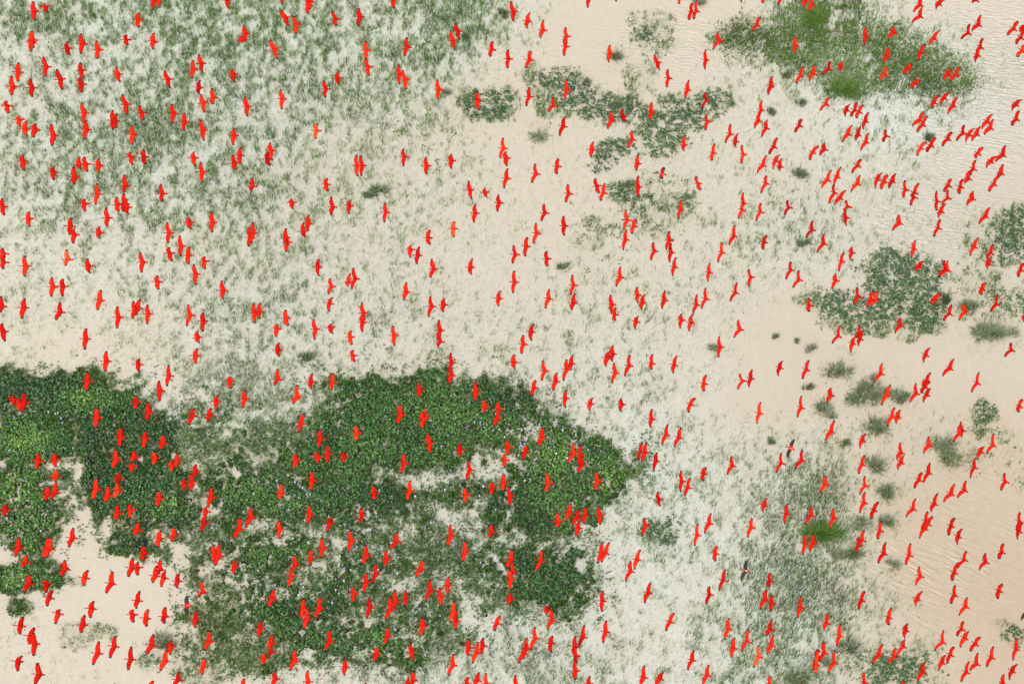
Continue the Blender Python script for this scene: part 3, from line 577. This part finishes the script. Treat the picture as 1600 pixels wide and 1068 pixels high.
(1400,642): """30,-10,15,45,0,95;505,80,520,150,512,205;500,110,495,175,447,243;255,198,260,268,213,323;33,243,42,325,5,375;60,345,40,400,12,455
763,172,757,265,705,337;690,275,660,315,632,375;620,360,612,438,580,520;265,402,255,480,215,555;207,477,182,535,143,602;850,480,855,548,820,618
457,567,430,645,370,705;545,540,535,617,478,672;325,638,300,722,270,782;153,678,135,762,78,823;250,780,235,860,200,940;288,820,250,880,230,930
265,850,225,915,183,990;460,830,430,895,412,970;512,915,485,978,478,1038;968,785,965,860,945,940;985,870,960,935,948,1000""",
(0,854): """148,-80,147,5,115,72;378,-80,375,10,333,88;398,-78,388,15,362,83;208,58,200,118,180,165;235,213,225,285,187,353;375,255,365,285,358,358
408,335,383,395,365,462;505,100,508,172,478,230;685,178,660,240,655,302;875,188,868,285,825,360;728,420,712,480,703,553;658,527,645,607,633,668
470,485,455,517,430,600;178,543,158,615,155,682;268,625,235,693,230,758;258,665,270,755,260,850;170,845,140,890,137,968;288,900,305,992,270,1070
770,732,762,828,722,918;900,687,890,773,855,865;892,1062,895,1130,890,1190""",
(200,854): """130,-10,125,48,120,112;35,85,30,165,0,232;78,120,80,158,75,222;250,100,255,180,240,215;222,145,215,225,190,278;290,190,280,240,258,312
395,205,388,265,383,322;577,260,585,355,550,395;90,340,75,418,62,480;38,485,38,525,42,588;158,483,140,555,145,622;292,465,285,542,283,597
543,493,525,560,523,632;670,-13,672,45,675,110;710,-30,710,68,675,145;848,95,830,153,825,212;197,680,185,765,145,835;345,730,335,775,328,838
300,800,290,888,250,963;25,773,22,875,0,960;635,648,635,735,597,803;605,865,590,930,578,998;403,967,390,1035,360,1090;195,1040,185,1095,170,1150;905,1022,905,1090,895,1150""",
(400,854): """520,-75,520,8,510,88;860,-18,862,65,832,135;432,18,432,85,430,138;300,58,310,138,275,205;285,185,278,225,255,315;148,325,128,400,103,472
372,400,370,478,355,560;405,480,395,560,378,645;500,388,495,478,463,557;765,310,763,362,765,432;865,195,858,275,840,360;937,128,938,208,912,287
883,395,890,470,865,555;48,575,35,635,25,703;128,680,118,750,110,800;120,765,125,820,100,850;75,835,65,868,65,917;305,790,303,885,265,965
577,642,577,730,540,812;703,870,697,933,688,1000;955,778,940,838,930,895;152,965,150,1028,135,1090;403,960,408,1050,395,1130;855,1055,850,1110,845,1170""",
(600,854): """635,-46,635,38,617,115;20,25,22,93,22,155;315,103,285,170,250,242;358,248,362,340,325,425;505,230,495,303,500,363;435,315,445,385,447,460
83,330,92,430,75,480;48,388,52,487,10,570;172,335,170,402,175,462;545,420,545,505,515,592;560,505,562,578,558,642;300,550,308,615,282,703
38,625,28,695,15,763;208,745,215,815,230,885;908,533,882,595,862,655;660,715,660,785,655,850;775,703,770,770,765,832;735,738,725,820,690,905
540,830,540,920,500,1000;228,968,230,1040,225,1090;190,1020,190,1080,185,1130;658,1010,650,1065,640,1130;740,975,728,1040,710,1080;795,980,800,1065,795,1140
1003,20,990,92,955,165;1000,110,1008,200,985,260;985,175,988,250,985,335;995,350,988,405,970,455""",
(800,854): """235,22,225,107,190,192;705,-40,700,45,670,130;760,-38,730,50,697,120;1000,20,975,100,955,175;925,110,925,190,885,268;708,338,705,420,703,505
282,452,275,492,275,528;312,487,313,570,277,645;177,620,182,710,145,803;115,705,115,790,85,870;110,760,95,830,50,905;318,690,303,750,305,822
563,607,555,700,520,785;495,690,490,775,480,840;495,775,500,850,505,905;492,875,495,965,490,1033;735,570,732,660,710,748;25,995,35,1080,30,1150;608,1003,600,1062,590,1120""",
(1000,854): """603,-8,590,50,587,112;665,170,650,260,617,343;543,305,545,370,517,445;83,275,65,358,35,438;267,510,235,583,203,655;420,803,407,880,372,960
692,552,690,637,660,722;738,705,728,785,710,862;847,640,835,735,792,815;923,762,930,855,887,940;985,330,975,408,937,485;35,920,30,1015,5,1075;180,975,155,1025,120,1080;535,918,523,1000,490,1075""",
(1200,854): """20,200,15,265,10,315;40,375,35,435,22,500;28,565,20,640,-12,690;45,680,30,765,-10,835;258,380,255,470,232,550;470,510,458,590,437,652
567,597,558,690,540,775;757,342,730,415,708,487;967,472,942,548,942,610;437,735,440,825,405,895;385,792,385,870,350,960;402,800,378,915,378,995
520,805,518,900,468,985;898,753,862,840,815,915;1000,785,985,850,935,918;752,975,755,1055,735,1120;20,1002,15,1070,0,1140;265,1055,265,1120,260,1180;918,-38,905,50,857,127""",
(1400,854): """115,-30,105,65,77,140;840,-28,828,40,805,95;180,152,192,228,153,297;552,30,535,100,480,165;490,118,455,200,440,265;695,48,700,117,647,178
833,288,805,342,795,405;205,343,165,405,155,460;463,297,457,375,430,443;555,390,545,465,492,532;90,595,75,650,65,710;68,720,55,775,5,860
530,578,515,640,475,695;567,655,535,710,500,782;370,650,365,742,300,807;660,700,620,755,580,815;455,775,425,840,400,910;385,840,360,900,333,960
570,890,550,975,508,1050;637,825,630,910,575,960;762,772,745,860,708,935;947,708,938,795,912,882;945,912,905,965,883,1035;840,990,835,1060,800,1110
225,893,208,975,165,1050;62,1040,60,1100,55,1160;300,1062,295,1120,290,1170""",
}
# birds with dark wings: tile origin, points, kind
DARK = [((1000,214),(192,235,178,290,172,330)),((1200,642),(207,218,180,290,152,362)),((200,854),(460,378,463,455,457,532)),
        ((1000,854),(833,105,825,185,790,268)),((1400,854),(1045,440,1030,505,975,568))]

# ---------------------------------------------------------------- the ibises
BL = [(.70,.016,.016,-.05),(.63,.020,.020,-.02),(.54,.026,.026,0),(.51,.046,.042,.005),(.47,.054,.050,.01),(.41,.042,.040,.01),(.30,.040,.038,.005),(.20,.056,.052,0),(.09,.088,.085,-.01),(-.04,.100,.095,-.02),(-.17,.080,.075,-.015),
      (-.27,.066,.050,-.005),(-.36,.090,.034,0),(-.455,.080,.020,0),(-.47,.030,.014,0),(-.57,.016,.010,0)]
ST = [-1,-.97,-.90,-.84,-.68,-.48,-.28,-.11,0,.11,.28,.48,.68,.84,.90,.97,1]
CH = {0:.49,.11:.49,.28:.47,.48:.43,.68:.37,.84:.30,.90:.26,.97:.19,1:.09}
def ibis(p, dark=None):
    """one ibis: vertices about its body centre, faces, materials; p = upper tip, centre, lower tip in photo px"""
    ux, uy, cx, cy, lx, ly = p
    z = rng.uniform(14, 21); c = at(cx, cy, z); r0 = ray(cx, cy); dist = np.linalg.norm(c - CAM)
    mpp = dist * HALF / 800 * (1 / (-(r0 @ CB)))                       # metres per photo px at the bird
    L = 17.4 * mpp
    def tip(x, y, sgn):
        d = ray(x, y); t0 = (c - CAM) @ d; near = CAM + d * t0; perp = np.linalg.norm(near - c)
        l_ = max(perp, min(L, perp * 1.75)); return near + d * (sgn * math.sqrt(max(0, l_ * l_ - perp * perp)))
    sg = -1 if rng.random() < .45 else 1
    tu, tl = tip(ux, uy, sg) - c, tip(lx, ly, sg) - c
    # heading, from the tilt of the wings and the flow of the flock
    wv = np.array([ux - lx, uy - ly]); perp_ang = math.atan2(wv[0], -wv[1])
    field = R(np.interp(cx, [0, 700, 1000, 1200, 1400, 1600], [4, 3, 9, 20, 27, 34]) + max(0, (cx - 1150) / 450) * max(0, 1 - cy / 350) * 9)
    ang = .5 * np.clip(perp_ang, -.6, 1.1) + .5 * field + rng.normal(0, .03)
    ln = np.interp(cx, [100, 300, 500, 700, 900, 1100, 1300, 1500], [97, 88, 84, 83, 79, 64, 66, 68]) * (1 - cy / 1068) + np.interp(cx, [100, 300, 500, 700, 900, 1100, 1300, 1500], [107, 97, 92, 89, 88, 80, 77, 72]) * (cy / 1068)
    cosf = min(1, ln / 106); sinf = math.sqrt(1 - cosf * cosf)
    rt = np.cross(r0, CU); rt /= np.linalg.norm(rt); upv = np.cross(rt, r0)
    F = (-math.cos(ang) * rt + math.sin(ang) * upv) * cosf + r0 * sinf
    S = tu - tl; S -= F * (S @ F); S /= np.linalg.norm(S)
    U = np.cross(F, S); U = U if U @ r0 < 0 else -U
    V = []; Q = []; MI = []
    nb = 8
    for fx, w, hh, dz in BL:
        for k in range(nb):
            t = 2 * math.pi * k / nb
            V.append(L * (F * fx + S * (w * math.cos(t)) + U * (hh * math.sin(t) + dz)))
    for s in range(len(BL) - 1):
        for k in range(nb):
            Q.append((s * nb + k, s * nb + (k + 1) % nb, (s + 1) * nb + (k + 1) % nb, (s + 1) * nb + k)); MI.append(3 if s < 2 else (5 if dark and s in (8, 9, 10) else 0))
    Q.append(tuple(range(nb))[:4]); MI.append(3); Q.append((0, 4, 5, 6)); MI.append(3)
    o = len(V); fl = 1 + rng.normal(0, .04)
    for t in ST:
        q = tu if t < 0 else tl; a = abs(t); ch = CH[a] * L * fl
        pr = min(1, np.linalg.norm(q - r0 * (q @ r0)) / L); bow = .07 + .20 * max(0, .85 - pr)
        e = q / np.linalg.norm(q); cd = F - e * (F @ e) * min(1, a * 2); cd /= np.linalg.norm(cd)
        nrm = np.cross(cd, e if t < 0 else -e); nrm = nrm if nrm @ U > 0 else -nrm
        m = q * a + F * (L * bow * math.sin(math.pi * min(1, a * 1.1))) + U * (L * .07 * math.sin(math.pi * a)) + U * L * .02
        th = L * .035 * (1 - .75 * a)
        rag = (1 + .05 * math.sin(a * 37)) if a > .3 else 1
        V += [m + cd * ch * .40, m + cd * ch * .12 + nrm * th, m - cd * ch * .28 + nrm * th * .5, m - cd * ch * .58 * rag, m - cd * ch * .25 - nrm * th * .2, m + cd * ch * .15 - nrm * th * .6]
    lim = {None: .87, 'full': -1, 'part': .30, 'tip': .62}[dark]
    for s in range(len(ST) - 1):
        a = (abs(ST[s]) + abs(ST[s + 1])) / 2
        for k in range(6):
            Q.append((o + s * 6 + k, o + s * 6 + (k + 1) % 6, o + s * 6 + 6 + (k + 1) % 6, o + s * 6 + 6 + k))
            MI.append((2 if a > .86 else 1) if dark is None else (4 if a > lim else 1))
    e = o + (len(ST) - 1) * 6
    for b_ in (o, e): Q += [(b_, b_ + 1, b_ + 2, b_ + 3), (b_, b_ + 3, b_ + 4, b_ + 5)]; MI += [(2 if dark is None else 4)] * 2
    vis = math.hypot(ux - cx, uy - cy) + math.hypot(lx - cx, ly - cy)
    inx = min(1, max(0, (min(max(ly, uy), 1068) - max(min(uy, ly), 0)) / max(1, abs(ly - uy)))) * (1 if 3 < cx < 1597 else .5)
    TN = np.concatenate([np.zeros(o), np.repeat([.16 * (abs(t) - .45) for t in ST], 6)])
    return dict(TN=TN, c=c, V=np.array(V), Q=np.array(Q), MI=np.array(MI), size=vis * inx, px=(cx, cy), span=vis, p=p)
BM = [M_wing, M_body, M_tip, M_bill, M_dark, M_rump]
# bring the wing material to slot 1 and the body to slot 0
BM = [M_body, M_wing, M_tip, M_bill, M_dark, M_rump]
def points(ox, oy, v): return [ox + v[i] / 4.99 if i % 2 == 0 else oy + v[i] / 4.99 for i in range(6)]
birds = []
for (ox, oy), s in BIRDS.items():
    for r in s.replace('\n', ';').split(';'):
        birds.append(ibis(points(ox, oy, [float(v) for v in r.split(',')])))
ORANGE = [(708, 357), (922, 537), (495, 204), (1186, 1021), (105, 401)]
for b_ in birds:
    b_['orange'] = any(math.hypot(b_['px'][0] - q[0], b_['px'][1] - q[1]) < 8 for q in ORANGE)
    b_['tint'] = 1.0 if b_['orange'] else float(np.clip(rng.normal(.46, .17), 0, .85))
    if b_['orange']: b_['size'] = 99
birds.sort(key=lambda q: -q['size'])
N_ONE = 300
XY = np.array([b_['px'] for b_ in birds])
GP = np.array([at(x, y) for x, y in XY])
md_ = mats_at(XY[:, 0], XY[:, 1], GP[:, 0], GP[:, 1]); pd_ = pads_at(XY[:, 0], XY[:, 1], GP[:, 0], GP[:, 1]); is_ = island(XY[:, 0], XY[:, 1], GP[:, 0], GP[:, 1]); gd_ = grass_at(XY[:, 0], XY[:, 1])
def over(i):
    if md_[i] > .45: return 'over dark green plants'
    if is_[i] > .5: return 'over the grass island'
    if pd_[i] > .45: return 'over floating leaves'
    return 'over flooded grass' if gd_[i] > 3 else 'over tan water'
seen = set()
for i, b_ in enumerate(birds[:N_ONE]):
    me = mesh_of('scarlet_ibis', b_['V'], [b_['Q']], BM, b_['MI'], True, b_['tint'] + b_['TN'])
    o = obj('scarlet_ibis', me, b_['c'])
    ux, uy, cx, cy, lx, ly = b_['p']
    near = [j for j in range(len(birds)) if j != i and math.hypot(*(XY[j] - XY[i])) < 15]
    bend = abs((ux - cx) * (ly - cy) - (uy - cy) * (lx - cx)) / max(1, math.hypot(ux - lx, uy - ly))
    look = 'pale orange ibis' if b_['orange'] else 'scarlet ibis'
    if near: pose = ('upper' if all(XY[j][1] >= XY[i][1] for j in near) else 'lower' if all(XY[j][1] < XY[i][1] for j in near) else 'middle') + ' of overlapping ' + ('pair' if len(near) == 1 else 'birds')
    else: pose = 'wings swept back' if bend > 4.2 else 'wings spread wide' if b_['span'] > 29 else 'wings half drawn'
    lb = f'{look}, {pose}, {over(i)}, {place(cx, cy)}'
    if lb in seen: lb = f'{look}, {pose}, {over(i)}, {place(cx, cy + 10.68)}'
    seen.add(lb)
    tag(o, lb, 'bird', 'scarlet ibises flying across the wetland')
V, Q, MI, T, k = [], [], [], [], 0
for b_ in birds[N_ONE:]:
    V.append(b_['V'] + b_['c']); Q.append(b_['Q'] + k); MI.append(b_['MI']); T.append(b_['tint'] + b_['TN']); k += len(b_['V'])
tag(obj('ibis_flock', mesh_of('ibis_flock', np.concatenate(V), [np.concatenate(Q)], BM, np.concatenate(MI), True, np.concatenate(T))),
    'the many other scarlet ibises of the flock, mostly with drawn-in wings', 'birds', kind='stuff')
DK = [('tip', 'young ibis with dusky wings and bright red back over floating leaves, upper centre'), ('part', 'young ibis with dark grey wings and red shoulders where pale water meets grass'),
      ('part', 'young ibis with grey wing tips and red back beside the tan inlet'), ('full', 'dark brown young ibis with pink rump over flooded grass'), ('full', 'grey-brown wing of a bird cut off by the photo\'s edge')]
for ((ox, oy), v), (kind, lb) in zip(DARK, DK):
    b_ = ibis(points(ox, oy, v), kind)
    o = obj('young_ibis', mesh_of('young_ibis', b_['V'], [b_['Q']], BM, b_['MI'], True, np.full(len(b_['V']), .4)), b_['c'])
    tag(o, lb, 'bird', 'dark-winged young ibises')
